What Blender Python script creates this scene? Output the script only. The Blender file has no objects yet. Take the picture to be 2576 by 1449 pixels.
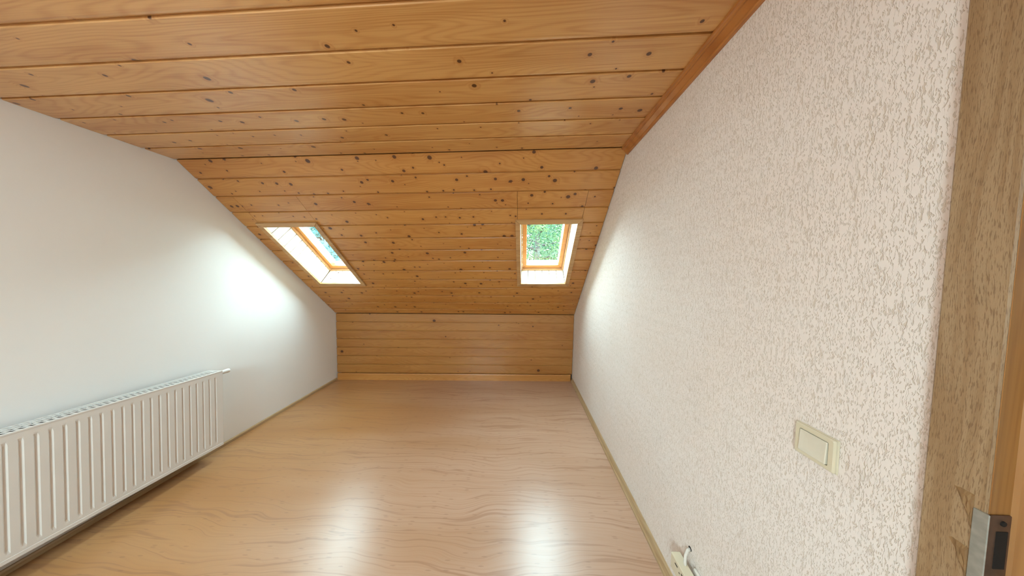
import bpy, math, random
import numpy as np
from mathutils import Matrix, Vector

SC = bpy.context.scene
COL = SC.collection
random.seed(7)

# ------------------------------------------------------------------ camera
HC = 1.48
F_PX, YAW, PITCH, ROLL = 587.25, -0.0354, 0.0517, -0.0004


def cam_vec(a, y, z):
    """camera-space (right, forward, up) to world"""
    c, s = math.cos(ROLL), math.sin(ROLL)
    a, z = c * a - s * z, s * a + c * z
    c, s = math.cos(PITCH), math.sin(PITCH)
    y, z = c * y + s * z, c * z - s * y
    c, s = math.cos(YAW), math.sin(YAW)
    return Vector((c * a + s * y, -s * a + c * y, z))


cd = bpy.data.cameras.new('camera')
cam = bpy.data.objects.new('camera', cd)
COL.objects.link(cam)
cd.sensor_width = 36.0
cd.lens = F_PX / 2576 * 36.0
cd.clip_start = 0.02
cd.clip_end = 300
R, U, Fw = cam_vec(1, 0, 0), cam_vec(0, 0, 1), cam_vec(0, 1, 0)
cam.matrix_world = Matrix(((R.x, U.x, -Fw.x, 0), (R.y, U.y, -Fw.y, 0), (R.z, U.z, -Fw.z, HC), (0, 0, 0, 1)))
SC.camera = cam

# ------------------------------------------------------------------ world, lights, exposure
SKY = 34.0
wd = bpy.data.worlds.new('sky')
SC.world = wd
wd.use_nodes = True
bg = wd.node_tree.nodes['Background']
bg.inputs[0].default_value = (0.74, 0.90, 1.0, 1)
bg.inputs[1].default_value = SKY

SC.view_settings.view_transform = 'Standard'
SC.view_settings.look = 'None'
SC.view_settings.exposure = 0.36
SC.view_settings.gamma = 1.0
SC.view_settings.use_curve_mapping = False
SC.cycles.use_denoising = True
SC.cycles.use_adaptive_sampling = True
SC.cycles.adaptive_threshold = 0.1
SC.cycles.max_bounces = 6
SC.cycles.glossy_bounces = 3
SC.cycles.sample_clamp_indirect = 6.0
LAMP = 27.0                        # emission of the lit ceiling lamp's globe

# ------------------------------------------------------------------ room measures
XL0, ML = -2.5725, -0.0301          # left wall: X = XL0 + ML*(Y-1.5)
XR = 0.731
YB, ZK, ZC, YK = 3.172, 0.9501, 2.3484, 1.669
W, KS = 0.1493, -0.0141             # plank width, skew of the eaves line
YREAR, YRK, RZK = -2.6, -0.95, 0.75
SL = math.hypot(YB - YK, ZC - ZK)
CS, SN = (YB - YK) / SL, (ZC - ZK) / SL


def xl(y):
    return XL0 + ML * (y - 1.5)


# ------------------------------------------------------------------ materials
def new_mat(name):
    m = bpy.data.materials.new(name)
    m.use_nodes = True
    nt = m.node_tree
    b = nt.nodes['Principled BSDF']
    return m, nt, b


class N:
    """terse node builder"""

    def __init__(self, nt):
        self.nt = nt

    def node(self, t, **kw):
        n = self.nt.nodes.new(t)
        for k, v in kw.items():
            setattr(n, k, v)
        return n

    def put(self, sock, v):
        if hasattr(v, 'links') or isinstance(v, bpy.types.NodeSocket):
            self.nt.links.new(v, sock)
        else:
            sock.default_value = v

    def math(self, op, a, b=0.0, c=0.0, clamp=False):
        n = self.node('ShaderNodeMath', operation=op, use_clamp=clamp)
        self.put(n.inputs[0], a)
        self.put(n.inputs[1], b)
        if op in ('MULTIPLY_ADD', 'SMOOTH_MIN', 'COMPARE'):
            self.put(n.inputs[2], c)
        return n.outputs[0]

    def vec(self, x, y, z=0.0):
        n = self.node('ShaderNodeCombineXYZ')
        for i, v in enumerate((x, y, z)):
            self.put(n.inputs[i], v)
        return n.outputs[0]

    def sep(self, v):
        n = self.node('ShaderNodeSeparateXYZ')
        self.put(n.inputs[0], v)
        return n.outputs

    def noise(self, v, scale=1.0, detail=2.0, rough=0.5, dist=0.0, dim='2D'):
        n = self.node('ShaderNodeTexNoise', noise_dimensions=dim)
        self.put(n.inputs['Vector'], v)
        n.inputs['Scale'].default_value = scale
        n.inputs['Detail'].default_value = detail
        n.inputs['Roughness'].default_value = rough
        n.inputs['Distortion'].default_value = dist
        return n.outputs['Fac']

    def ramp(self, f, lo, hi, a=0.0, b=1.0, smooth=True):
        n = self.node('ShaderNodeMapRange', interpolation_type='SMOOTHSTEP' if smooth else 'LINEAR')
        self.put(n.inputs[0], f)
        for i, v in enumerate((lo, hi, a, b)):
            self.put(n.inputs[i + 1], v)
        return n.outputs[0]

    def mix(self, f, a, b, mode='MIX'):
        n = self.node('ShaderNodeMix', data_type='RGBA', blend_type=mode)
        self.put(n.inputs[0], f)
        self.put(n.inputs[6], a if not isinstance(a, tuple) else (*a, 1))
        self.put(n.inputs[7], b if not isinstance(b, tuple) else (*b, 1))
        return n.outputs[2]

    def bump(self, h, strength, dist):
        n = self.node('ShaderNodeBump')
        n.inputs['Strength'].default_value = strength
        n.inputs['Distance'].default_value = dist
        self.put(n.inputs['Height'], h)
        return n.outputs[0]


def pine(name, light, dark, knot=(0.07, 0.018, 0.006), rough=0.34, coat=0.45, knots=0.78, kscale=7.5, axis='x', vary=0.22, krad=1.0):
    m, nt, b = new_mat(name)
    g = N(nt)
    tc = g.node('ShaderNodeTexCoord')
    oi = g.node('ShaderNodeObjectInfo')
    x, y, z = g.sep(tc.outputs['Object'])
    if axis == 'z':
        x, y = z, g.math('ADD', x, y)
    elif axis == 'y':
        x, y = y, g.math('ADD', x, z)
    r = oi.outputs['Random']
    x = g.math('ADD', x, g.math('MULTIPLY', r, 83.0))
    y0 = y
    y = g.math('ADD', y, g.math('MULTIPLY', r, 37.0))
    # knots
    vo = g.node('ShaderNodeTexVoronoi', voronoi_dimensions='2D', feature='F1')
    g.put(vo.inputs['Vector'], g.vec(g.math('MULTIPLY', x, 0.85), y))
    vo.inputs['Scale'].default_value = kscale
    cr, cg_, cb = g.sep(vo.outputs['Color'])
    d = vo.outputs['Distance']
    have = g.math('GREATER_THAN', cr, 1.0 - knots)
    rad = g.math('MULTIPLY_ADD', g.math('MULTIPLY', cg_, cg_), 0.075 * krad, 0.026 * krad)
    km = g.math('MULTIPLY', g.ramp(g.math('DIVIDE', d, rad), 1.15, 0.75), have)
    halo = g.math('MULTIPLY', g.ramp(g.math('DIVIDE', d, rad), 3.4, 0.9), have)
    # growth rings as long flames, pushed aside around knots
    low = g.noise(g.vec(g.math('MULTIPLY', x, 0.8), g.math('MULTIPLY', y, 6.0), r), 1.0, 1.5, 0.5)
    ph = g.math('ADD', g.math('MULTIPLY', y, 62.0), g.math('MULTIPLY', low, 34.0))
    ph = g.math('ADD', ph, g.math('MULTIPLY', halo, 2.2))
    ring = g.math('MULTIPLY_ADD', g.math('SINE', g.math('MULTIPLY', ph, 3.6)), 0.5, 0.5)
    ring = g.math('POWER', ring, 2.2)
    fine = g.noise(g.vec(g.math('MULTIPLY', x, 2.2), g.math('MULTIPLY', y, 190.0), r), 1.0, 2.0, 0.6)
    broad = g.noise(g.vec(g.math('MULTIPLY', x, 1.1), g.math('MULTIPLY', y, 9.0), r), 1.0, 2.0, 0.5)
    f = g.math('ADD', g.math('MULTIPLY', ring, 0.30), g.math('MULTIPLY', g.ramp(fine, 0.35, 0.75), 0.26))
    f = g.math('ADD', f, g.math('MULTIPLY', g.ramp(broad, 0.35, 0.7), 0.34))
    f = g.math('ADD', f, g.math('MULTIPLY', g.math('SUBTRACT', r, 0.5), vary), clamp=True)
    c = g.mix(f, light, dark)
    c = g.mix(g.math('MULTIPLY', halo, 0.35), c, dark)
    c = g.mix(g.math('MULTIPLY', km, 0.92), c, knot)
    nt.links.new(c, b.inputs['Base Color'])
    b.inputs['Roughness'].default_value = rough
    b.inputs['Coat Weight'].default_value = coat
    b.inputs['Coat Roughness'].default_value = 0.27
    h = g.noise(g.vec(g.math('MULTIPLY', x, 1.8), g.math('MULTIPLY', y, 40.0)), 1.0, 2.0, 0.6)
    nt.links.new(g.bump(h, 0.25, 0.0020), b.inputs['Normal'])
    return m


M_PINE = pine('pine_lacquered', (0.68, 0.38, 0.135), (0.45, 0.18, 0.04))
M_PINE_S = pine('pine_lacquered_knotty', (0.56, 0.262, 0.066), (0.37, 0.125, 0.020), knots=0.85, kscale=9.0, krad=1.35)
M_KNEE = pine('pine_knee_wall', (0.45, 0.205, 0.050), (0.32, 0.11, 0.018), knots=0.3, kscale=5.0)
M_CASING = pine('pine_casing', (0.56, 0.33, 0.14), (0.30, 0.13, 0.04), knots=0.0, rough=0.45, coat=0.1)
M_REVEAL = pine('pine_reveal', (0.84, 0.76, 0.62), (0.76, 0.64, 0.46), knots=0.3, kscale=9.0, rough=0.5, coat=0.1, axis='z')
M_SASH = pine('sash_wood', (0.60, 0.26, 0.06), (0.46, 0.16, 0.03), knots=0.0, rough=0.35)
M_FRAMEW = pine('roof_window_frame_wood', (0.62, 0.36, 0.18), (0.50, 0.25, 0.10), knots=0.0, rough=0.4)
M_TRIM = pine('moulding_wood', (0.56, 0.235, 0.06), (0.34, 0.11, 0.022), knots=0.12, axis='y')
M_BASE_Y = pine('baseboard_light', (0.50, 0.36, 0.21), (0.33, 0.21, 0.10), knots=0.1, axis='y', rough=0.45, coat=0.1)
M_BASE_X = pine('baseboard_pine', (0.58, 0.27, 0.075), (0.42, 0.155, 0.03), knots=0.0)


def mat_plain(name, col, rough=0.5, metal=0.0, spec=0.5, coat=0.0, mottled=0.06, scale=30.0):
    m, nt, b = new_mat(name)
    g = N(nt)
    tc = g.node('ShaderNodeTexCoord')
    n = g.noise(tc.outputs['Object'], scale, 2.0, 0.6, dim='3D')
    c = g.mix(g.ramp(n, 0.3, 0.7), tuple(v * (1 - mottled) for v in col), tuple(min(1, v * (1 + mottled)) for v in col))
    nt.links.new(c, b.inputs['Base Color'])
    b.inputs['Roughness'].default_value = rough
    b.inputs['Metallic'].default_value = metal
    b.inputs['Specular IOR Level'].default_value = spec
    b.inputs['Coat Weight'].default_value = coat
    return m


def mat_wall_smooth():
    m, nt, b = new_mat('white_smooth_plaster')
    g = N(nt)
    tc = g.node('ShaderNodeTexCoord')
    p = tc.outputs['Object']
    big = g.noise(p, 0.9, 2.0, dim='3D')
    c = g.mix(g.ramp(big, 0.3, 0.7), (0.80, 0.785, 0.765), (0.845, 0.84, 0.83))
    nt.links.new(c, b.inputs['Base Color'])
    b.inputs['Roughness'].default_value = 0.75
    b.inputs['Specular IOR Level'].default_value = 0.25
    h = g.noise(p, 90.0, 2.0, dim='3D')
    nt.links.new(g.bump(h, 0.12, 0.002), b.inputs['Normal'])
    return m


def mat_wall_scratch():
    """cream scratch plaster: short vertical worm grooves"""
    m, nt, b = new_mat('cream_scratch_plaster')
    g = N(nt)
    tc = g.node('ShaderNodeTexCoord')
    x, y, z = g.sep(tc.outputs['Object'])
    wob = g.math('MULTIPLY', g.math('SUBTRACT', g.noise(g.vec(y, z), 110.0, 1.0), 0.5), 0.006)
    yy = g.math('ADD', y, wob)
    # long grooves: contour lines of a noise stretched upright
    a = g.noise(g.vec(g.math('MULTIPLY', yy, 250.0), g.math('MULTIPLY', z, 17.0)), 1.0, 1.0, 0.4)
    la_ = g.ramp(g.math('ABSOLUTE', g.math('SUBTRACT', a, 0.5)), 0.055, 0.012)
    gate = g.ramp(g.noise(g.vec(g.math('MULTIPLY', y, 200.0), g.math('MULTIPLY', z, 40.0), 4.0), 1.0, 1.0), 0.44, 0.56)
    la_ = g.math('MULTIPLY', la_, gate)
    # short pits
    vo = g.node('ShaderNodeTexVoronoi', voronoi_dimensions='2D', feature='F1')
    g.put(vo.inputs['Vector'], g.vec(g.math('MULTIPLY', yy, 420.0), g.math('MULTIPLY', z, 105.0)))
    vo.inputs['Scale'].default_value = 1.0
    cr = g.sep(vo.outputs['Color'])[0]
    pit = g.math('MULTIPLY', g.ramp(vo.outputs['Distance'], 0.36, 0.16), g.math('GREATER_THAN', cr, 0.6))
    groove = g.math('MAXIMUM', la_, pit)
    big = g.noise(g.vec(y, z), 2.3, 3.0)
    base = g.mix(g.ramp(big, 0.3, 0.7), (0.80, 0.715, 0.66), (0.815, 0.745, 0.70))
    c = g.mix(g.math('MULTIPLY', groove, 0.55), base, (0.55, 0.44, 0.33))  # recess shade of the grooves painted into the base colour, besides the bump
    nt.links.new(c, b.inputs['Base Color'])
    b.inputs['Roughness'].default_value = 0.8
    b.inputs['Specular IOR Level'].default_value = 0.2
    h = g.math('MULTIPLY', groove, -1.0)
    nt.links.new(g.bump(h, 0.55, 0.0022), b.inputs['Normal'])
    return m


def mat_floor():
    m, nt, b = new_mat('beech_laminate')
    g = N(nt)
    tc = g.node('ShaderNodeTexCoord')
    x, y, z = g.sep(tc.outputs['Object'])
    wob = g.math('MULTIPLY', g.math('SUBTRACT', g.noise(g.vec(g.math('MULTIPLY', x, 1.6), g.math('MULTIPLY', y, 2.5)), 1.0, 2.0), 0.5), 0.16)
    yy = g.math('ADD', y, wob)
    s1 = g.noise(g.vec(g.math('MULTIPLY', x, 0.45), g.math('MULTIPLY', yy, 17.0)), 1.0, 2.0, 0.55)
    line = g.ramp(g.math('ABSOLUTE', g.math('SUBTRACT', s1, 0.52)), 0.035, 0.004)
    fine = g.noise(g.vec(g.math('MULTIPLY', x, 2.0), g.math('MULTIPLY', yy, 130.0)), 1.0, 3.0, 0.6)
    vo = g.node('ShaderNodeTexVoronoi', voronoi_dimensions='2D', feature='F1')
    g.put(vo.inputs['Vector'], g.vec(g.math('MULTIPLY', x, 11.0), g.math('MULTIPLY', y, 60.0)))
    vo.inputs['Scale'].default_value = 1.0
    dash = g.math('MULTIPLY', g.ramp(vo.outputs['Distance'], 0.22, 0.10), g.math('GREATER_THAN', g.sep(vo.outputs['Color'])[0], 0.80))
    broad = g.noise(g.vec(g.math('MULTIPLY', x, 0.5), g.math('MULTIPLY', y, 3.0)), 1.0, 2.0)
    light_cast = g.ramp(g.math('ADD', x, g.math('MULTIPLY', broad, 0.8)), -1.6, 0.4)      # colour cast of the light painted in: golden on the radiator side, pinkish opposite
    c1 = g.mix(light_cast, (0.42, 0.205, 0.075), (0.47, 0.29, 0.19))
    c2 = g.mix(light_cast, (0.47, 0.250, 0.105), (0.52, 0.335, 0.235))
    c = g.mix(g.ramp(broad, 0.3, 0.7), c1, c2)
    c = g.mix(g.math('MULTIPLY', g.ramp(fine, 0.4, 0.8), 0.35), c, (0.38, 0.19, 0.09))
    c = g.mix(g.math('MULTIPLY', line, 0.42), c, (0.28, 0.13, 0.065))
    c = g.mix(g.math('MULTIPLY', dash, 0.30), c, (0.20, 0.09, 0.05))
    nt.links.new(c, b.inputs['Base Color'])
    b.inputs['Roughness'].default_value = 0.31
    b.inputs['Specular IOR Level'].default_value = 0.7
    h = s1
    nt.links.new(g.bump(h, 0.16, 0.002), b.inputs['Normal'])
    return m


def mat_oak():
    """stained door casing: coarse upright pores"""
    m, nt, b = new_mat('door_frame_wood')
    g = N(nt)
    tc = g.node('ShaderNodeTexCoord')
    x, y, z = g.sep(tc.outputs['Object'])
    u = g.math('SUBTRACT', y, x)
    w = g.math('MULTIPLY', g.math('SUBTRACT', g.noise(g.vec(g.math('MULTIPLY', u, 9.0), g.math('MULTIPLY', z, 2.2)), 1.0, 1.0), 0.5), 0.035)
    uu = g.math('ADD', u, w)
    pore = g.noise(g.vec(g.math('MULTIPLY', uu, 900.0), g.math('MULTIPLY', z, 60.0)), 1.0, 2.0, 0.6)
    band = g.noise(g.vec(g.math('MULTIPLY', uu, 110.0), g.math('MULTIPLY', z, 3.0)), 1.0, 1.0)
    c = g.mix(g.ramp(band, 0.35, 0.65), (0.31, 0.19, 0.095), (0.37, 0.245, 0.135))
    c = g.mix(g.math('MULTIPLY', g.ramp(pore, 0.52, 0.66), 0.7), c, (0.17, 0.09, 0.04))
    nt.links.new(c, b.inputs['Base Color'])
    b.inputs['Roughness'].default_value = 0.5
    nt.links.new(g.bump(pore, 0.25, 0.001), b.inputs['Normal'])
    return m


def mat_glass():
    m = bpy.data.materials.new('window_glass')
    m.use_nodes = True
    nt = m.node_tree
    nt.nodes.remove(nt.nodes['Principled BSDF'])
    out = nt.nodes['Material Output']
    tr = nt.nodes.new('ShaderNodeBsdfTransparent')
    tr.inputs[0].default_value = (0.90, 0.97, 0.95, 1)
    gl = nt.nodes.new('ShaderNodeBsdfGlossy')
    gl.inputs['Roughness'].default_value = 0.02
    lw_ = nt.nodes.new('ShaderNodeLayerWeight')      # Schlick reflection, the same from both sides
    g = N(nt)
    fac = g.math('MULTIPLY_ADD', g.math('POWER', lw_.outputs['Facing'], 5.0), 0.93, 0.04)
    mx = nt.nodes.new('ShaderNodeMixShader')
    lw_.inputs['Blend'].default_value = 0.5
    nt.links.new(fac, mx.inputs[0])
    nt.links.new(tr.outputs[0], mx.inputs[1])
    nt.links.new(gl.outputs[0], mx.inputs[2])
    nt.links.new(mx.outputs[0], out.inputs[0])
    return m


def mat_leaf(name, c1, c2, trans=0.4):
    m, nt, b = new_mat(name)
    g = N(nt)
    tc = g.node('ShaderNodeTexCoord')
    n = g.noise(tc.outputs['Object'], 1.6, 2.0, 0.7, dim='3D')
    c = g.mix(g.ramp(n, 0.35, 0.65), c1, c2)
    nt.links.new(c, b.inputs['Base Color'])
    b.inputs['Roughness'].default_value = 0.6
    b.inputs['Specular IOR Level'].default_value = 0.2
    tl = g.node('ShaderNodeBsdfTranslucent')
    nt.links.new(c, tl.inputs[0])
    mx = g.node('ShaderNodeMixShader')
    mx.inputs[0].default_value = trans
    nt.links.new(b.outputs[0], mx.inputs[1])
    nt.links.new(tl.outputs[0], mx.inputs[2])
    nt.links.new(mx.outputs[0], nt.nodes['Material Output'].inputs[0])
    return m


M_WALL_L = mat_wall_smooth()
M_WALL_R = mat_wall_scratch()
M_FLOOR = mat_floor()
M_OAK = mat_oak()
M_GLASS = mat_glass()
M_JAMB = pine('door_jamb_wood', (0.42, 0.20, 0.06), (0.28, 0.11, 0.03), knots=0.0, axis='z', rough=0.35)
M_SPLINT = pine('splintered_wood', (0.30, 0.17, 0.07), (0.09, 0.035, 0.012), knots=0.0, axis='z', rough=0.8, coat=0.0)
M_BACK = mat_plain('raw_boarding', (0.10, 0.05, 0.02), 0.9)
M_RAD = mat_plain('radiator_enamel', (0.70, 0.665, 0.63), 0.32, spec=0.5, mottled=0.015, scale=4.0)
M_RADIN = mat_plain('radiator_inside', (0.10, 0.075, 0.05), 0.8)
M_IVORY = mat_plain('ivory_plastic', (0.66, 0.59, 0.44), 0.25, mottled=0.02, scale=12.0)
M_ROCK = mat_plain('ivory_rocker', (0.68, 0.63, 0.52), 0.18, mottled=0.02, scale=12.0)
M_SLOT = mat_plain('dark_hole', (0.012, 0.008, 0.006), 0.8)
M_STEEL = mat_plain('dull_steel', (0.42, 0.44, 0.41), 0.42, metal=0.7, mottled=0.12, scale=60.0)
M_BRONZE = mat_plain('brown_steel', (0.16, 0.09, 0.06), 0.4, metal=0.5, mottled=0.15, scale=60.0)
M_ALU = mat_plain('grey_glazing_bead', (0.72, 0.73, 0.72), 0.45, mottled=0.03)
M_CABLE = mat_plain('cable_sheath', (0.70, 0.66, 0.60), 0.5)
M_CHROME = mat_plain('valve_white', (0.80, 0.80, 0.78), 0.3, mottled=0.02)
M_LEAF1 = mat_leaf('leaf_light_green', (0.068, 0.105, 0.030), (0.022, 0.060, 0.034))
M_LEAF2 = mat_leaf('leaf_deep_green', (0.010, 0.030, 0.018), (0.014, 0.038, 0.022))
M_LEAF3 = mat_leaf('needle_blue_green', (0.05, 0.14, 0.14), (0.07, 0.18, 0.18))
M_BARK = mat_plain('bark', (0.03, 0.022, 0.018), 0.9, mottled=0.3, scale=8.0)
M_LAWN = mat_leaf('lawn_green', (0.02, 0.04, 0.012), (0.026, 0.05, 0.016))


# ------------------------------------------------------------------ mesh helpers
class MB:
    def __init__(self):
        self.v, self.f = [], []

    def add(self, vs, fs):
        o = len(self.v)
        self.v += [tuple(v) for v in vs]
        self.f += [tuple(i + o for i in f) for f in fs]
        return self

    def box(self, x0, x1, y0, y1, z0, z1, bev=0.0):
        if bev <= 0:
            vs = [(x, y, z) for x in (x0, x1) for y in (y0, y1) for z in (z0, z1)]
            return self.add(vs, [(0, 1, 3, 2), (4, 6, 7, 5), (0, 4, 5, 1), (2, 3, 7, 6), (0, 2, 6, 4), (1, 5, 7, 3)])
        return self.chbox(x0, x1, y0, y1, z0, z1, bev)

    def chbox(self, x0, x1, y0, y1, z0, z1, b):
        """box with chamfered edges"""
        X, Y, Z = (x0, x1), (y0, y1), (z0, z1)
        ix, vs = {}, []
        for i in (0, 1):
            for j in (0, 1):
                for k in (0, 1):
                    sx, sy, sz = (1 - 2 * i) * b, (1 - 2 * j) * b, (1 - 2 * k) * b
                    ix[i, j, k, 0] = len(vs); vs.append((X[i], Y[j] + sy, Z[k] + sz))
                    ix[i, j, k, 1] = len(vs); vs.append((X[i] + sx, Y[j], Z[k] + sz))
                    ix[i, j, k, 2] = len(vs); vs.append((X[i] + sx, Y[j] + sy, Z[k]))
        fs = []
        for s in (0, 1):
            fs.append([ix[s, 0, 0, 0], ix[s, 1, 0, 0], ix[s, 1, 1, 0], ix[s, 0, 1, 0]])
            fs.append([ix[0, s, 0, 1], ix[1, s, 0, 1], ix[1, s, 1, 1], ix[0, s, 1, 1]])
            fs.append([ix[0, 0, s, 2], ix[1, 0, s, 2], ix[1, 1, s, 2], ix[0, 1, s, 2]])
            for t in (0, 1):
                fs.append([ix[s, t, 0, 0], ix[s, t, 1, 0], ix[s, t, 1, 1], ix[s, t, 0, 1]])
                fs.append([ix[s, 0, t, 0], ix[s, 1, t, 0], ix[s, 1, t, 2], ix[s, 0, t, 2]])
                fs.append([ix[0, s, t, 1], ix[1, s, t, 1], ix[1, s, t, 2], ix[0, s, t, 2]])
                for r in (0, 1):
                    fs.append([ix[s, t, r, 0], ix[s, t, r, 1], ix[s, t, r, 2]])
        return self.add(vs, fs)

    def prism(self, pts, axis, a, b):
        """polygon (2D pts) extruded along axis from a to b"""
        n = len(pts)

        def mk(p, t):
            return {'x': (t, p[0], p[1]), 'y': (p[0], t, p[1]), 'z': (p[0], p[1], t)}[axis]
        vs = [mk(p, a) for p in pts] + [mk(p, b) for p in pts]
        fs = [tuple(range(n)), tuple(range(2 * n - 1, n - 1, -1))]
        fs += [(i, (i + 1) % n, n + (i + 1) % n, n + i) for i in range(n)]
        return self.add(vs, fs)

    def tube(self, pts, rads, seg=10):
        pts = [Vector(p) for p in pts]
        rings = []
        for i, p in enumerate(pts):
            d = (pts[min(i + 1, len(pts) - 1)] - pts[max(i - 1, 0)]).normalized()
            a = d.orthogonal().normalized()
            c = d.cross(a)
            r = rads[i] if isinstance(rads, (list, tuple)) else rads
            rings.append([p + r * (math.cos(t) * a + math.sin(t) * c) for t in (2 * math.pi * k / seg for k in range(seg))])
        # align rings
        for i in range(1, len(rings)):
            k = min(range(seg), key=lambda q: (rings[i][q] - rings[i - 1][0]).length)
            rings[i] = rings[i][k:] + rings[i][:k]
        vs = [v for r in rings for v in r]
        fs = []
        for i in range(len(rings) - 1):
            for k in range(seg):
                fs.append((i * seg + k, i * seg + (k + 1) % seg, (i + 1) * seg + (k + 1) % seg, (i + 1) * seg + k))
        fs += [tuple(range(seg)), tuple(range((len(rings) - 1) * seg, len(rings) * seg))]
        return self.add(vs, fs)

    def build(self, name, mat, parent=None, matrix=None, smooth=False, world=None):
        me = bpy.data.meshes.new(name)
        me.from_pydata(self.v, [], self.f)
        import bmesh
        bm = bmesh.new()
        bm.from_mesh(me)
        bmesh.ops.recalc_face_normals(bm, faces=bm.faces)
        bm.to_mesh(me)
        bm.free()
        me.materials.append(mat)
        if smooth:
            me.polygons.foreach_set('use_smooth', [True] * len(me.polygons))
        o = bpy.data.objects.new(name, me)
        COL.objects.link(o)
        if parent:
            o.parent = parent
        if matrix is not None:
            o.matrix_local = matrix
        return o


def tag(o, label, cat, kind=None, group=None):
    o['label'] = label
    o['category'] = cat
    if kind:
        o['kind'] = kind
    if group:
        o['group'] = group
    return o


def empty(name, matrix=None):
    o = bpy.data.objects.new(name, None)
    o.empty_display_size = 0.1
    COL.objects.link(o)
    if matrix is not None:
        o.matrix_world = matrix
    return o


def frame(origin, e1, e2):
    e1 = Vector(e1).normalized()
    n = e1.cross(Vector(e2)).normalized()
    e2 = n.cross(e1)
    o = Vector(origin)
    return Matrix(((e1.x, e2.x, n.x, o.x), (e1.y, e2.y, n.y, o.y), (e1.z, e2.z, n.z, o.z), (0, 0, 0, 1)))


TH = 0.014


def plank(parent, Mx, x0, x1, w, mat, top=True, bottom=True):
    """profiled lining board in frame Mx: x along, y across 0..w, z outward (room face z=0).
    x0, x1 are functions of y (end cuts). bottom: rounded shoulder and recessed tongue at y=w."""
    prof = [(0, TH), (0, 0.0025), (0.0025, 0)] if top else [(0, TH), (0, 0)]
    if bottom:
        prof += [(w - 0.020, 0), (w - 0.012, 0.0012), (w - 0.0065, 0.0045), (w - 0.006, 0.010), (w, 0.010), (w, TH)]
    else:
        prof += [(w, 0), (w, TH)]
    n = len(prof)
    vs = [(x0(y), y, z) for y, z in prof] + [(x1(y), y, z) for y, z in prof]
    fs = [tuple(range(n)), tuple(range(2 * n - 1, n - 1, -1))]
    fs += [(i, (i + 1) % n, n + (i + 1) % n, n + i) for i in range(n)]
    mb = MB().add(vs, fs)
    o = mb.build('plank', mat, parent)
    o.matrix_world = Mx
    return o


# ------------------------------------------------------------------ floor and walls
T = 0.16
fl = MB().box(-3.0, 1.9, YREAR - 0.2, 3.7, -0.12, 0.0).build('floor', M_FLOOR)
tag(fl, 'glossy beech-look laminate floor of the empty attic room', 'floor', 'structure')


def gable(y0=YREAR, top=0.18):
    return [(y0, 0.0), (3.46, 0.0), (3.46, ZK + 0.02), (YK + 0.17, ZC + top), (YRK - 0.1, ZC + top), (y0, RZK + 0.1)]


# left wall follows its slight splay
g = gable()
vs = [(xl(y), y, z) for y, z in g] + [(xl(y) - T, y, z) for y, z in g]
n = len(g)
wl = MB().add(vs, [tuple(range(n)), tuple(range(2 * n - 1, n - 1, -1))] + [(i, (i + 1) % n, n + (i + 1) % n, n + i) for i in range(n)])
tag(wl.build('wall_left', M_WALL_L), 'smooth white gable wall behind the radiator', 'wall', 'structure')

DY1, DY0, DZ = 0.366, -0.46, 2.03       # door opening in the right wall
wr = MB()
wr.prism([(DY1, 0), (3.46, 0), (3.46, ZK + 0.02), (YK + 0.17, ZC + 0.18), (DY1, ZC + 0.18)], 'x', XR, XR + T)
wr.prism([(YREAR, 0), (DY0, 0), (DY0, ZC + 0.18), (YRK - 0.1, ZC + 0.18), (YREAR, RZK + 0.1)], 'x', XR, XR + T)
wr.prism([(DY0, DZ), (DY1, DZ), (DY1, ZC + 0.18), (DY0, ZC + 0.18)], 'x', XR, XR + T)
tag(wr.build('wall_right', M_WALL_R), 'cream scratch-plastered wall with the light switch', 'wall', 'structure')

# knee wall backing, rear wall and landing behind the door
wb = MB().prism([(-2.9, YB + 0.10), (1.2, YB + 0.10), (1.2, YB + 0.32), (-2.9, YB + 0.32)], 'z', 0.0, ZK + 0.10).build('wall_back', M_BACK)
tag(wb, 'low knee wall of horizontal pine boards under the roof slope', 'wall', 'structure')
rw = MB().box(-2.9, XR + T, YREAR - T, YREAR, 0, RZK + 0.02).build('wall_rear', M_WALL_L)
tag(rw, 'low white knee wall behind the viewer', 'wall', 'structure')
hw = MB().box(1.75, 1.9, -0.9, 1.4, 0, ZC + 0.02).box(XR + T, 1.75, 1.25, 1.4, 0, ZC + 0.02).box(XR + T, 1.75, -0.9, -0.75, 0, ZC + 0.02)
tag(hw.build('wall_landing', M_WALL_L), 'plain white wall of the landing beyond the doorway', 'wall', 'structure')

# rear roof slope mirrors the front one; its unseen roof window is added for fill daylight
RC, RS = (YRK - YREAR), (ZC - RZK)
RL = math.hypot(RC, RS)
MR = frame((-1.15, YRK, ZC), (-1, 0, 0), (0, -RC, -RS))
rs = MB()
ra_, rb0, rb1 = 0.55, 0.45, 1.55
for x0, x1, y0, y1 in ((-2.2, -ra_, -0.2, RL + 0.2), (ra_, 1.9, -0.2, RL + 0.2), (-ra_, ra_, -0.2, rb0), (-ra_, ra_, rb1, RL + 0.2)):
    rs.box(x0, x1, y0, y1, 0.0, 0.26)
rso = rs.build('ceiling_slope_rear', M_KNEE)
rso.matrix_world = MR
tag(rso, 'pine roof slope behind the viewer with one added wide roof window', 'ceiling', 'structure')
w3 = empty('window_rear_added', MR)
tag(w3, 'unseen wide roof window added in the rear slope to brighten the room', 'roof window', 'structure')
for x0, x1, y0, y1 in ((-ra_, -ra_ + 0.06, rb0, rb1), (ra_ - 0.06, ra_, rb0, rb1), (-ra_ + 0.06, ra_ - 0.06, rb0, rb0 + 0.06), (-ra_ + 0.06, ra_ - 0.06, rb1 - 0.06, rb1)):
    MB().box(x0, x1, y0, y1, 0.17, 0.25, 0.004).build('frame_bar', M_SASH, w3)
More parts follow.
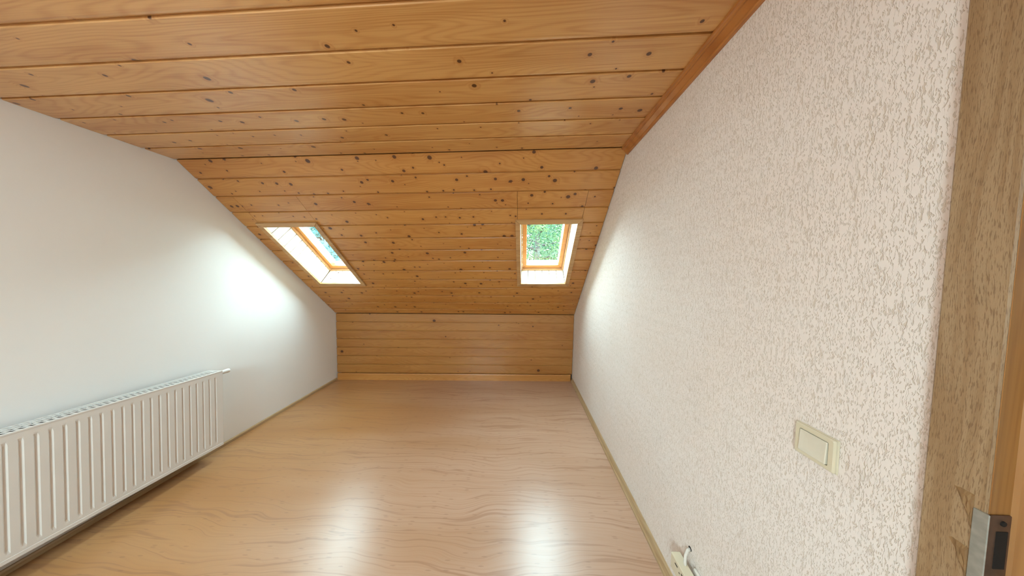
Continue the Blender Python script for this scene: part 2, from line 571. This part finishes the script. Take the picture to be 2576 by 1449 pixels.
MB().box(-ra_ + 0.05, ra_ - 0.05, rb0 + 0.05, rb1 - 0.05, 0.21, 0.216).build('pane', M_GLASS, w3)
pl = bpy.data.lights.new('skylight_portal', 'AREA')
pl.shape = 'RECTANGLE'
pl.size, pl.size_y = 2 * ra_, rb1 - rb0
pl.cycles.is_portal = True
po = bpy.data.objects.new('skylight_portal', pl)
COL.objects.link(po)
po.matrix_world = MR @ Matrix.Translation((0, (rb0 + rb1) / 2, 0.265))

# ------------------------------------------------------------------ flat ceiling
ce = MB().box(-2.9, 1.9, YRK - 0.06, YK + 0.06, ZC + TH + 0.002, ZC + 0.17).build('ceiling', M_BACK)
tag(ce, 'flat ceiling of lacquered knotty pine boards', 'ceiling', 'structure')
GAP = 0.004
ul = math.sqrt(1 + KS * KS)


def ends(Mx, left, right):
    """end-cut functions for a plank frame from world-X limits (functions of world Y)"""
    def solve(lim):
        def fn(y):
            x = 0.0
            for _ in range(6):
                p = Mx @ Vector((x, y, 0))
                x += (lim(p.y) - p.x)
            return x
        return fn
    return solve(left), solve(right)


i = 0
while True:
    ya = YK - (i + 1) * W
    if ya < YRK + 0.02:
        break
    Mx = frame((-0.9, ya + KS * -0.9, ZC), (1, KS, 0), (0, 1, 0))
    a, b_ = ends(Mx, lambda y: xl(y) + GAP, lambda y: XR - 0.004)
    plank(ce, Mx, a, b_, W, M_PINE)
    i += 1

# ------------------------------------------------------------------ roof slope with two openings
A, B = 0.250, 0.400                     # half opening of a roof window
S0 = 0.993                              # centre of the openings down the slope
XWIN = (-2.147, 0.254)                  # window centres
CW = 0.044                              # casing width


def P(x, s, off=0.0):
    return Vector((x, YK + KS * x + s * CS + off * SN, ZC - s * SN + off * CS))


MS = frame(P(-0.9, 0), (1, KS, 0), (0, CS, -SN))
DEP = 0.30
sb = MB()
sx = [-2.95, XWIN[0] - A - 0.014, XWIN[0] + A + 0.014, XWIN[1] - A - 0.014, XWIN[1] + A + 0.014, 1.2]
sy = [-0.16, S0 - B - 0.014, S0 + B + 0.014, SL + 0.15]
for ix in range(5):
    for iy in range(3):
        if iy == 1 and ix in (1, 3):
            continue
        sb.box(sx[ix] + 0.9, sx[ix + 1] + 0.9, sy[iy], sy[iy + 1], TH + 0.002, DEP)
slope = sb.build('ceiling_slope', M_BACK)
slope.matrix_world = MS
tag(slope, 'steep roof slope lined with knotty pine boards around two roof windows', 'ceiling', 'structure')
bpy.context.view_layer.update()

wl_ = [(c - A, c + A) for c in XWIN]      # opening limits
jn = [(c - A - 0.030, c + A + 0.030) for c in XWIN]   # board joints beside the openings
lw = lambda y: xl(y) + GAP
rwf = lambda y: XR - GAP


def const(v):
    return lambda y: v


rows = int(SL / W) + 1
for i in range(rows):
    s0, s1 = i * W, min((i + 1) * W, SL - 0.002)
    if s1 - s0 < 0.02:
        continue
    Mx = frame(P(-0.9, s0), (1, KS, 0), (0, CS, -SN))

    def put(left, right, w=s1 - s0, Mx=Mx, top=True, bottom=True):
        a, b_ = ends(Mx, left, right)
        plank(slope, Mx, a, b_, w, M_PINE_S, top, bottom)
    ot, ob = S0 - B, S0 + B
    if s1 <= ot - 0.25 or s0 > ob or s1 <= 0.31:
        put(lw, rwf)
        continue
    segs = [(lw, const(jn[0][0])), (const(jn[0][1]), const(jn[1][0])), (const(jn[1][1]), rwf)]
    if s0 < ob < s1:
        # the row under the sills runs through in one piece, notched for the openings
        a, b_ = ends(Mx, lw, rwf)
        cut = ob - s0 + 0.004
        mb = MB()
        prof = [(cut, TH), (cut, 0), (s1 - s0 - 0.020, 0), (s1 - s0 - 0.012, 0.0012), (s1 - s0 - 0.0065, 0.0045), (s1 - s0 - 0.006, 0.010), (s1 - s0, 0.010), (s1 - s0, TH)]
        n = len(prof)
        mb.add([(a(y), y, z) for y, z in prof] + [(b_(y), y, z) for y, z in prof],
               [tuple(range(n)), tuple(range(2 * n - 1, n - 1, -1))] + [(q, (q + 1) % n, n + (q + 1) % n, n + q) for q in range(n)])
        for l_, r_ in segs:
            a2, b2 = ends(Mx, l_, r_)
            prof2 = [(0, TH), (0, 0.0025), (0.0025, 0), (cut, 0), (cut, TH)]
            n = 5
            mb.add([(a2(y), y, z) for y, z in prof2] + [(b2(y), y, z) for y, z in prof2],
                   [tuple(range(n)), tuple(range(2 * n - 1, n - 1, -1))] + [(q, (q + 1) % n, n + (q + 1) % n, n + q) for q in range(n)])
        o = mb.build('plank', M_PINE_S, slope)
        o.matrix_world = Mx
        continue
    for l_, r_ in segs:
        put(l_, r_)
    if s0 < ot:
        e = min(s1, ot - 0.004) - s0
        for j0, j1 in jn:
            put(const(j0 + 0.0025), const(j1 - 0.0025), w=e, bottom=(e > 0.14))

# ------------------------------------------------------------------ knee wall boards
KN = 7
BZ = 0.095
kh = (ZK - BZ) / KN
for i in range(KN):
    t = (i + 0.5) / KN
    yl = YB + KS * -2.62 - 0.02 * t
    yr = YB + KS * XR + 0.085 * t
    kk = (yr - yl) / (XR + 2.62)
    y0 = yl + kk * (2.62 - 0.9)
    Mx = frame((-0.9, y0, ZK - i * kh), (1, kk, 0), (0, 0, -1))
    a, b_ = ends(Mx, lw, rwf)
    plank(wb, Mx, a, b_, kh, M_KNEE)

# ------------------------------------------------------------------ roof windows


def mitred(mb, x0, x1, y0, y1, wdt, z0, z1, side):
    """one bar of a mitred rectangular frame around opening x0..x1,y0..y1"""
    o = {'t': [(x0, y0), (x1, y0), (x1 + wdt, y0 - wdt), (x0 - wdt, y0 - wdt)],
         'b': [(x0, y1), (x1, y1), (x1 + wdt, y1 + wdt), (x0 - wdt, y1 + wdt)],
         'l': [(x0, y0), (x0, y1), (x0 - wdt, y1 + wdt), (x0 - wdt, y0 - wdt)],
         'r': [(x1, y0), (x1, y1), (x1 + wdt, y1 + wdt), (x1 + wdt, y0 - wdt)]}[side]
    c = Vector((sum(p[0] for p in o) / 4, sum(p[1] for p in o) / 4))
    e = 0.004
    inner = [tuple(Vector(p) + (c - Vector(p)).normalized() * e) for p in o]
    vs = [(*p, z1) for p in o] + [(*p, z0 + e) for p in o] + [(*p, z0) for p in inner]
    fs = [(0, 1, 2, 3), (8, 9, 10, 11)]
    for k in range(4):
        q = (k + 1) % 4
        fs += [(k, q, 4 + q, 4 + k), (4 + k, 4 + q, 8 + q, 8 + k)]
    return mb.add(vs, fs)


def roof_window(name, xc, label):
    M0 = frame(P(xc, S0), (1, KS, 0), (0, CS, -SN))
    w = empty(name, M0)
    tag(w, label, 'roof window', 'structure')
    for sd in 'tblr':
        mitred(MB(), -A, A, -B, B, CW, -0.017, 0.0, sd).build('casing_board', M_CASING, w)
    D1 = 0.200
    # reveal boards running from the room out to the frame
    nb, ns = 6, 10
    for k in range(nb):
        xa, xb = -A + 2 * A * k / nb, -A + 2 * A * (k + 1) / nb
        for y0, y1 in ((B, B + 0.012), (-B - 0.012, -B)):
            MB().box(xa + 0.0025, xb - 0.0025, y0, y1, 0.001, D1 + 0.03, 0.003).build('reveal_board', M_REVEAL, w)
    for k in range(ns):
        ya, yb = -B + 2 * B * k / ns, -B + 2 * B * (k + 1) / ns
        for x0, x1 in ((-A - 0.012, -A), (A, A + 0.012)):
            MB().box(x0, x1, ya + 0.0025, yb - 0.0025, 0.001, D1 + 0.03, 0.003).build('reveal_board', M_REVEAL, w)
    # fixed frame, sash, beads, pane
    fa, fb = A - 0.014, B - 0.014
    for sd in 'tblr':
        mitred(MB(), -fa, fa, -fb, fb, 0.013, D1, D1 + 0.10, sd).build('frame_bar', M_FRAMEW, w)
    sa, s_b = fa - 0.048, fb - 0.052
    sash = MB()
    for sd in 'tblr':
        mitred(sash, -sa, sa, -s_b, s_b, 0.045, D1 + 0.022, D1 + 0.065, sd)
    so = sash.build('sash', M_SASH, w)
    for sd in 'tblr':
        mitred(MB(), -sa + 0.003, sa - 0.003, -s_b + 0.003, s_b - 0.003, 0.046, D1 + 0.0655, D1 + 0.105, sd).build('glazing_bead', M_ALU, so)
    MB().box(-sa - 0.01, sa + 0.01, -s_b - 0.01, s_b + 0.01, D1 + 0.088, D1 + 0.094).build('pane', M_GLASS, so)
    # daylight sampling portal in the opening
    pl = bpy.data.lights.new('skylight_portal', 'AREA')
    pl.shape = 'RECTANGLE'
    pl.size, pl.size_y = 2 * A, 2 * B
    pl.cycles.is_portal = True
    po = bpy.data.objects.new('skylight_portal', pl)
    COL.objects.link(po)
    po.matrix_world = M0 @ Matrix.Translation((0, 0, D1 + 0.108))
    return w


roof_window('window_1', XWIN[0], 'roof window in the slope beside the white radiator wall')
roof_window('window_2', XWIN[1], 'roof window in the slope beside the cream plaster wall')

# ------------------------------------------------------------------ mouldings and baseboards
tr = MB().prism([(XR, ZC), (XR, ZC - 0.046), (XR - 0.010, ZC - 0.046), (XR - 0.014, ZC - 0.040), (XR - 0.014, ZC - 0.034),
                 (XR - 0.030, ZC - 0.018), (XR - 0.036, ZC - 0.018), (XR - 0.038, ZC - 0.012), (XR - 0.046, ZC - 0.010), (XR - 0.046, ZC)],
                'y', YRK + 0.01, YK - 0.012).build('trim_1', M_TRIM)
tag(tr, 'profiled wooden moulding between the pine ceiling and cream wall', 'moulding', 'structure')

bl = MB()
y0, y1 = YREAR + 0.01, YB - 0.0
pts = [(0, 0), (0.014, 0), (0.014, 0.022), (0.009, 0.030), (0, 0.030)]
n = len(pts)
bl.add([(xl(y0) + a, y0, z) for a, z in pts] + [(xl(y1) + a, y1, z) for a, z in pts],
       [tuple(range(n)), tuple(range(2 * n - 1, n - 1, -1))] + [(q, (q + 1) % n, n + (q + 1) % n, n + q) for q in range(n)])
tag(bl.build('baseboard_left', M_BASE_Y), 'narrow wooden baseboard along the white wall', 'baseboard', 'structure')
br = MB().prism([(XR, 0), (XR - 0.022, 0), (XR - 0.022, 0.014), (XR - 0.017, 0.020), (XR - 0.011, 0.046), (XR - 0.006, 0.052), (XR, 0.052)],
                'y', DY1 + 0.06, YB + 0.05).build('baseboard_right', M_BASE_Y)
tag(br, 'profiled wooden baseboard along the cream plaster wall', 'baseboard', 'structure')
yl = YB + KS * -2.62 - 0.02
yr = YB + KS * XR + 0.085
kk = (yr - yl) / (XR + 2.62)
Mx = frame((-0.9, yl + kk * (2.62 - 0.9) - 0.014, 0.0), (1, kk, 0), (0, 0, 1))
a, b_ = ends(Mx, lambda y: xl(y) + 0.016, lambda y: XR - 0.024)
bb = MB()
prof = [(0, 0.0), (BZ - 0.012, 0.0), (BZ - 0.004, -0.004), (BZ - 0.004, -0.03), (0, -0.03)]
n = len(prof)
bb.add([(a(0), y, z) for y, z in prof] + [(b_(0), y, z) for y, z in prof],
       [tuple(range(n)), tuple(range(2 * n - 1, n - 1, -1))] + [(q, (q + 1) % n, n + (q + 1) % n, n + q) for q in range(n)])
bo = bb.build('baseboard_back', M_BASE_X)
bo.matrix_world = Mx
tag(bo, 'plain pine baseboard at the foot of the knee wall', 'baseboard', 'structure')

# ------------------------------------------------------------------ door frame on the right
d = empty('door_1', Matrix.Translation((XR, DY1, 0)))
tag(d, 'wooden door frame at the right edge with a steel strike plate', 'door frame', 'structure')
PX = -0.014                               # casing stands this far into the room
MB().box(PX, 0.0, 0.0, 0.057, 0, DZ + 0.06, 0.002).build('casing', M_OAK, d)
MB().box(PX, 0.0, DY0 - DY1 - 0.06, DY0 - DY1, 0, DZ + 0.06, 0.003).build('casing', M_OAK, d)
MB().box(PX, 0.0, DY0 - DY1 + 0.0005, -0.0005, DZ, DZ + 0.06, 0.003).build('casing', M_OAK, d)
MB().prism([(PX + 0.002, -0.001), (0.018, -0.001), (0.021, -0.005), (0.024, -0.015), (0.155, -0.015), (0.155, -0.0002), (PX + 0.002, -0.0002)], 'z', 0, DZ).build('jamb', M_JAMB, d)
MB().prism([(0.0, DY0 - DY1), (0.04, DY0 - DY1), (0.04, DY0 - DY1 + 0.014), (0.155, DY0 - DY1 + 0.014), (0.155, DY0 - DY1 - 0.001), (0.0, DY0 - DY1 - 0.001)], 'z', 0, DZ).build('jamb', M_JAMB, d)
# strike plate: lip on the casing edge, plate on the jamb with screws and latch holes
sp = MB().box(PX - 0.0022, PX + 0.002, -0.0035, 0.0100, 0.92, 1.115, 0.0008).build('strike_plate', M_STEEL, d)
sp['label'] = 'grey steel strike plate wrapped round the casing edge'
MB().box(PX - 0.002, 0.016, -0.0036, -0.0010, 0.92, 1.115, 0.0008).build('plate_leaf', M_BRONZE, sp)
for z in (1.103, 1.012, 0.935):
    MB().tube([(0.003, -0.0030, z), (0.003, -0.0050, z)], 0.004, 12).build('screw', M_SLOT, sp)
for z0, z1 in ((1.03, 1.09), (0.95, 0.998)):
    MB().box(-0.005, 0.011, -0.0044, -0.0032, z0, z1).build('latch_hole', M_SLOT, sp)


def scar(z0, z1, y0, y1, seed):
    rnd = random.Random(seed)
    m = MB()
    nrow, ncol = 9, 7
    vs = []
    for i in range(nrow):
        t = i / (nrow - 1)
        wl0 = y1 - (y1 - y0) * (0.05 + 0.0 * t)
        ya = y0
        yb = y0 + (y1 - y0) * (1 - t) ** 1.3
        zz = z0 + (z1 - z0) * t
        for j in range(ncol):
            q = j / (ncol - 1)
            edge = 0 < j < ncol - 1 and 0 < i < nrow - 1
            vs.append((PX - 0.0004 - (rnd.random() * 0.0022 if edge else 0), ya + (yb - ya) * q, zz + q * 0.004 * rnd.random()))
    fs = [(i * ncol + j, i * ncol + j + 1, (i + 1) * ncol + j + 1, (i + 1) * ncol + j) for i in range(nrow - 1) for j in range(ncol - 1)]
    return m.add(vs, fs)


for z0, z1, s_ in ((1.075, 1.135, 3), (0.985, 1.045, 5)):
    o = scar(z1 - 0.0, z0, 0.0100, 0.028, s_).build('splintered_scar', M_SPLINT, d)
    o['label'] = 'splintered gouge in the wood'

# ------------------------------------------------------------------ light switch
sw = empty('light_switch', Matrix.Translation((XR, 0.580, 1.062)))
tag(sw, 'square ivory rocker light switch on the cream wall near the door frame', 'light switch')
h = 0.0405
MB().box(-0.0035, 0.0, -h, h, -h, h, 0.001).build('back_plate', M_IVORY, sw)
fr = MB()
# bevelled frame ring
o4 = [(-h + 0.001, -h + 0.001), (h - 0.001, -h + 0.001), (h - 0.001, h - 0.001), (-h + 0.001, h - 0.001)]


def rrect(h_, r, x, seg=4):
    out = []
    for cx, cy, a0 in ((h_ - r, h_ - r, 0), (-h_ + r, h_ - r, 90), (-h_ + r, -h_ + r, 180), (h_ - r, -h_ + r, 270)):
        for k in range(seg + 1):
            t = math.radians(a0 + 90 * k / seg)
            out.append((x, cx + r * math.cos(t), cy + r * math.sin(t)))
    return out


loops = [rrect(h - 0.001, 0.004, -0.0035), rrect(h - 0.001, 0.004, -0.0075), rrect(h - 0.004, 0.004, -0.0105), rrect(0.0285, 0.0025, -0.0105), rrect(0.0280, 0.0025, -0.0040)]
n = len(loops[0])
fr.add([v for l in loops for v in l], [(i * n + k, i * n + (k + 1) % n, (i + 1) * n + (k + 1) % n, (i + 1) * n + k) for i in range(4) for k in range(n)])
fr.build('frame', M_IVORY, sw)
rk = MB()
loops = [rrect(0.0268, 0.0025, -0.004), rrect(0.0268, 0.0025, -0.0125), rrect(0.0255, 0.0025, -0.0138), rrect(0.017, 0.003, -0.0128), rrect(0.008, 0.002, -0.0123)]
vs = []
for l in loops:
    for x, y, z in l:
        vs.append((x + (0.055 * z if x < -0.005 else 0), y, z))
rk.add(vs, [(i * n + k, i * n + (k + 1) % n, (i + 1) * n + (k + 1) % n, (i + 1) * n + k) for i in range(4) for k in range(n)] + [tuple(range(4 * n, 5 * n)), tuple(range(n))])
rk.build('rocker', M_ROCK, sw)

# ------------------------------------------------------------------ socket box low on the right wall
so = empty('socket_box', Matrix.Translation((XR, 0.90, 0.20)))
tag(so, 'beige socket box hanging off the cream wall on its cable near the baseboard', 'socket')
MB().box(-0.064, -0.024, -0.11, 0.095, -0.005, 0.066, 0.003).build('housing', M_IVORY, so)
for y_ in (0.058, 0.020, -0.03, -0.07):
    MB().box(-0.0646, -0.0632, y_ - 0.008, y_ + 0.008, 0.044, 0.050).build('slot', M_SLOT, so)
MB().box(-0.0646, -0.0632, 0.036, 0.042, 0.034, 0.038).build('slot', M_SLOT, so)
MB().box(-0.012, 0.0, -0.13, 0.035, 0.0, 0.070, 0.003).build('mounting_plate', M_CABLE, so)
MB().box(-0.0245, -0.0115, -0.10, 0.015, 0.012, 0.052, 0.002).build('spacer', M_IVORY, so)
MB().tube([(0.0, 0.070, 0.108), (-0.012, 0.068, 0.104), (-0.026, 0.060, 0.088), (-0.034, 0.050, 0.070), (-0.038, 0.044, 0.060)], 0.0055, 10).build('cable', M_CABLE, so, smooth=True)
MB().tube([(-0.0003, 0.070, 0.110), (-0.0012, 0.070, 0.110)], 0.009, 12).build('cable_hole', M_SLOT, so)

# ------------------------------------------------------------------ radiator
RY0, RY1 = 0.36, 1.757                    # along the wall
RZ0, RH = 0.106, 0.60
rot = Matrix.Rotation(math.atan(ML) * -1.0, 4, 'Z') @ Matrix.Rotation(-math.radians(2.2), 4, 'X')
ra = empty('radiator', Matrix.Translation((xl(RY1), RY1, RZ0)) @ rot)
tag(ra, 'white ribbed panel radiator with a slotted top grille under the white wall', 'radiator')
L = RY1 - RY0
FX, BX = 0.150, 0.038                     # front and back of the radiator, out from the wall
# front panel with pressed channels (local: x out of wall, y 0..-L, z up)
pitch = 0.0368
nrib = int((L - 0.04) / pitch)
st = (L - nrib * pitch) / 2
cols = [(0.0, 0.0)]
for k in range(nrib):
    y_ = st + k * pitch
    cols += [(y_ + 0.002, 0.0), (y_ + 0.006, 1.0), (y_ + 0.0115, 1.0), (y_ + 0.0175, 0.0)]
cols += [(L, 0.0)]
zr = [(0.0, 0), (0.028, 0), (0.036, 0.15), (0.052, 1), (0.548, 1), (0.564, 0.15), (0.572, 0), (RH, 0)]
vs = [(FX - 0.0045 * a_ * b2, -y_, z_) for z_, b2 in zr for y_, a_ in cols]
n = len(cols)
fp = MB().add(vs, [(i * n + j, i * n + j + 1, (i + 1) * n + j + 1, (i + 1) * n + j) for i in range(len(zr) - 1) for j in range(n - 1)])
fo = fp.build('front_panel', M_RAD, ra, smooth=False)
md = fo.modifiers.new('thickness', 'SOLIDIFY')
md.thickness = 0.0015
md.offset = 0
MB().box(BX, BX + 0.004, -L, 0, 0.02, RH - 0.04, 0.001).build('back_panel', M_RAD, ra)
# convector sheet between the panels
cv = MB()
k, y_ = 0, 0.03
pp = []
while y_ < L - 0.03:
    pp.append((BX + 0.006 if k % 2 == 0 else FX - 0.012, -y_))
    y_ += 0.0125
    k += 1
n = len(pp)
cv.add([(x, y, 0.05) for x, y in pp] + [(x, y, RH - 0.003) for x, y in pp], [(i, i + 1, n + i + 1, n + i) for i in range(n - 1)])
cv.build('convector', M_RADIN, ra)
MB().box(BX, FX - 0.0008, 0.0008, 0.0028, 0.012, RH + 0.004, 0.0009).build('side_panel', M_RAD, ra)
MB().box(BX, FX - 0.0008, -L - 0.0028, -L - 0.0008, 0.012, RH + 0.004, 0.0009).build('side_panel', M_RAD, ra)
# top grille: three rows of slots
gr = MB()
rowsx = [(BX - 0.001, BX + 0.010), (BX + 0.036, BX + 0.042), (BX + 0.068, BX + 0.074), (BX + 0.100, FX + 0.0015)]
zt0, zt1 = RH + 0.0015, RH + 0.004
for a_, c_ in rowsx:
    gr.box(a_, c_, -L, 0, zt0, zt1)
for q in range(3):
    xa, xb = rowsx[q][1], rowsx[q + 1][0]
    y_ = 0.018 + (0.012 if q == 1 else 0)
    gr.box(xa, xb, -y_, 0, zt0, zt1)
    while y_ < L - 0.03:
        ya_, yb_, sh = -y_ - 0.017, -y_ - 0.024, 0.008
        gr.add([(xa, ya_, zt0), (xa, yb_, zt0), (xb, yb_ + sh, zt0), (xb, ya_ + sh, zt0),
                (xa, ya_, zt1), (xa, yb_, zt1), (xb, yb_ + sh, zt1), (xb, ya_ + sh, zt1)],
               [(0, 1, 2, 3), (4, 5, 6, 7), (0, 1, 5, 4), (2, 3, 7, 6), (1, 2, 6, 5), (3, 0, 4, 7)])
        y_ += 0.024
    gr.box(xa, xb, -L, -L + 0.012, zt0, zt1)
gr.build('top_grille', M_RAD, ra)
MB().box(FX - 0.001, FX + 0.0022, -L, 0, RH - 0.004, RH + 0.003, 0.0008).build('top_rail', M_RAD, ra)
MB().box(FX - 0.001, FX + 0.0022, -L, 0, -0.004, 0.016, 0.0008).build('bottom_rail', M_RAD, ra)
for y_ in (0.2, L - 0.25):
    MB().box(0.0, BX + 0.001, -y_ - 0.02, -y_ + 0.02, 0.06, 0.54, 0.001).build('wall_bracket', M_RAD, ra)
va = MB().tube([(0.100, 0.002, 0.575), (0.100, 0.022, 0.575)], 0.008, 12).build('valve', M_STEEL, ra, smooth=False)
MB().tube([(0.100, 0.020, 0.575), (0.100, 0.026, 0.575), (0.100, 0.040, 0.575), (0.100, 0.075, 0.575), (0.100, 0.083, 0.575), (0.100, 0.087, 0.575)],
          [0.010, 0.015, 0.0155, 0.018, 0.0165, 0.008], 16).build('thermostat_head', M_CHROME, va, smooth=False)
MB().tube([(0.100, 0.012, 0.575), (0.060, 0.012, 0.575), (0.02, 0.012, 0.575), (-0.002, 0.012, 0.575)], 0.006, 10).build('supply_pipe', M_CHROME, va)

# ------------------------------------------------------------------ ceiling lamp above the viewer
lamp = empty('pendant_lamp', Matrix.Translation((-1.0, -0.3, ZC)))
tag(lamp, 'white glass globe pendant lamp hanging from the pine ceiling, switched on', 'pendant lamp')
MB().tube([(0, 0, -0.04), (0, 0, -0.36)], 0.004, 8).build('cord', M_CHROME, lamp)
MB().tube([(0, 0, -0.34), (0, 0, -0.40)], 0.028, 16).build('lamp_holder', M_CHROME, lamp)
MB().tube([(0, 0, 0), (0, 0, -0.012), (0, 0, -0.04), (0, 0, -0.05)], [0.06, 0.06, 0.02, 0.006], 24).build('canopy', M_CHROME, lamp, smooth=False)
m, nt, b = new_mat('lit_opal_glass')
g = N(nt)
tcn = g.node('ShaderNodeTexCoord')
cc = g.mix(g.ramp(g.noise(tcn.outputs['Object'], 6.0, dim='3D'), 0.3, 0.7), (0.93, 0.97, 1.0), (0.95, 0.98, 1.0))
nt.links.new(cc, b.inputs['Emission Color'])
b.inputs['Emission Strength'].default_value = LAMP
b.inputs['Base Color'].default_value = (0.9, 0.88, 0.84, 1)
globe = MB()
seg, ring_ = 32, 14
rg, zg = 0.13, -0.51
pts_, rad_ = [], []
for k in range(ring_ + 1):
    t = math.pi * (0.10 + 0.895 * k / ring_)
    pts_.append((0, 0, zg + rg * math.cos(t)))
    rad_.append(rg * math.sin(t))
globe.tube(pts_, rad_, seg).build('glass_globe', m, lamp, smooth=True)

# ------------------------------------------------------------------ outdoors
GZ = -3.2
lawn = MB().prism([(40 * math.cos(t), 12 + 40 * math.sin(t)) for t in (2 * math.pi * k / 48 for k in range(48))], 'z', GZ - 0.2, GZ).build('lawn', M_LAWN)
tag(lawn, 'green garden lawn seen below the roof windows', 'lawn', 'structure')


def tree(x, y, height, rad, nleaf, leaf, mat, label, seed, droop=0.0, conifer=False):
    rnd = np.random.default_rng(seed)
    t = empty('conifer_tree' if conifer else 'leafy_tree', Matrix.Translation((x, y, GZ)))
    tag(t, label, 'tree')
    MB().tube([(0, 0, -0.05), (0.03, 0.02, height * 0.3), (-0.04, 0.03, height * 0.62), (0, 0, height * 0.92)], [0.20, 0.16, 0.10, 0.02], 9).build('trunk', M_BARK, t)
    tips = []
    nb = 34
    for k in range(nb):
        a = k * 2.39996 + rnd.uniform(-0.3, 0.3)
        f = (k + 0.5) / nb
        z0 = height * (0.22 + 0.68 * f)
        if conifer:
            ln = rad * (1.05 - f) + 0.2
            p1 = np.array([math.cos(a) * ln, math.sin(a) * ln, z0 - 0.25 * ln])
        else:
            ln = rad * (0.55 + 0.5 * math.sin(math.pi * min(1, f * 0.9 + 0.12)))
            p1 = np.array([math.cos(a) * ln, math.sin(a) * ln, z0 + (0.45 - droop) * ln * 0.6])
        p0 = np.array([0, 0, z0])
        pm = (p0 + p1) / 2 + np.array([0, 0, 0.12 * ln])
        MB().tube([p0, pm, p1], [0.055, 0.035, 0.008], 5).build('branch', M_BARK, t)
        tips.append((p0, pm, p1, ln))
    # leaves scattered round the boughs, hanging twigs outwards
    per = nleaf // nb
    V, Fc = [], []
    for p0, pm, p1, ln in tips:
        u = rnd.uniform(0.15, 1.05, per) ** 0.7
        base = ((1 - u) ** 2)[:, None] * p0 + (2 * u * (1 - u))[:, None] * pm + (u ** 2)[:, None] * p1
        sp_ = 0.34 * ln * (0.35 + 0.65 * u)
        dv = rnd.normal(size=(per, 3)) * sp_[:, None] * np.array([0.62, 0.62, 0.42])
        dv[:, 2] -= droop * np.abs(dv[:, 0]) * 0.6
        c = base + dv
        d1 = rnd.normal(size=(per, 3)) * np.array([1, 1, 0.55]) + np.array([0, 0, -0.5])
        d1 /= np.linalg.norm(d1, axis=1)[:, None]
        d2 = np.cross(d1, rnd.normal(size=(per, 3)))
        d2 /= np.linalg.norm(d2, axis=1)[:, None]
        s_ = leaf * rnd.uniform(0.6, 1.3, per)[:, None]
        o = len(V) * 1
        q = np.stack([c - d1 * s_, c + d2 * s_ * 0.42, c + d1 * s_, c - d2 * s_ * 0.42], 1).reshape(-1, 3)
        V.append(q)
    V = np.concatenate(V)
    me = bpy.data.meshes.new('foliage')
    nq = len(V) // 4
    me.from_pydata(V.tolist(), [], np.arange(nq * 4).reshape(-1, 4).tolist())
    me.materials.append(mat)
    o = bpy.data.objects.new('foliage', me)
    COL.objects.link(o)
    o.parent = t
    o['kind'] = 'stuff'
    return t


tree(0.7, 9.2, 9.0, 3.3, 68000, 0.040, M_LEAF1, 'light green leafy tree right outside the window by the cream wall', 3, 0.5)
tree(1.5, 25.0, 14.0, 5.0, 20000, 0.20, M_LEAF2, 'deep green leafy tree standing behind the light green one', 5, 0.2)
tree(14.0, 10.0, 10.0, 3.2, 12000, 0.14, M_LEAF2, 'deep green leafy tree at the right side of the garden', 8, 0.2)
tree(-10.2, 11.8, 10.5, 3.4, 12000, 0.12, M_LEAF3, 'blue-green conifer outside the window by the white wall', 11, 0.0, True)
tree(-20.0, 17.0, 11.0, 3.6, 14000, 0.15, M_LEAF3, 'tall blue-green conifer at the far side of the garden', 14, 0.0, True)
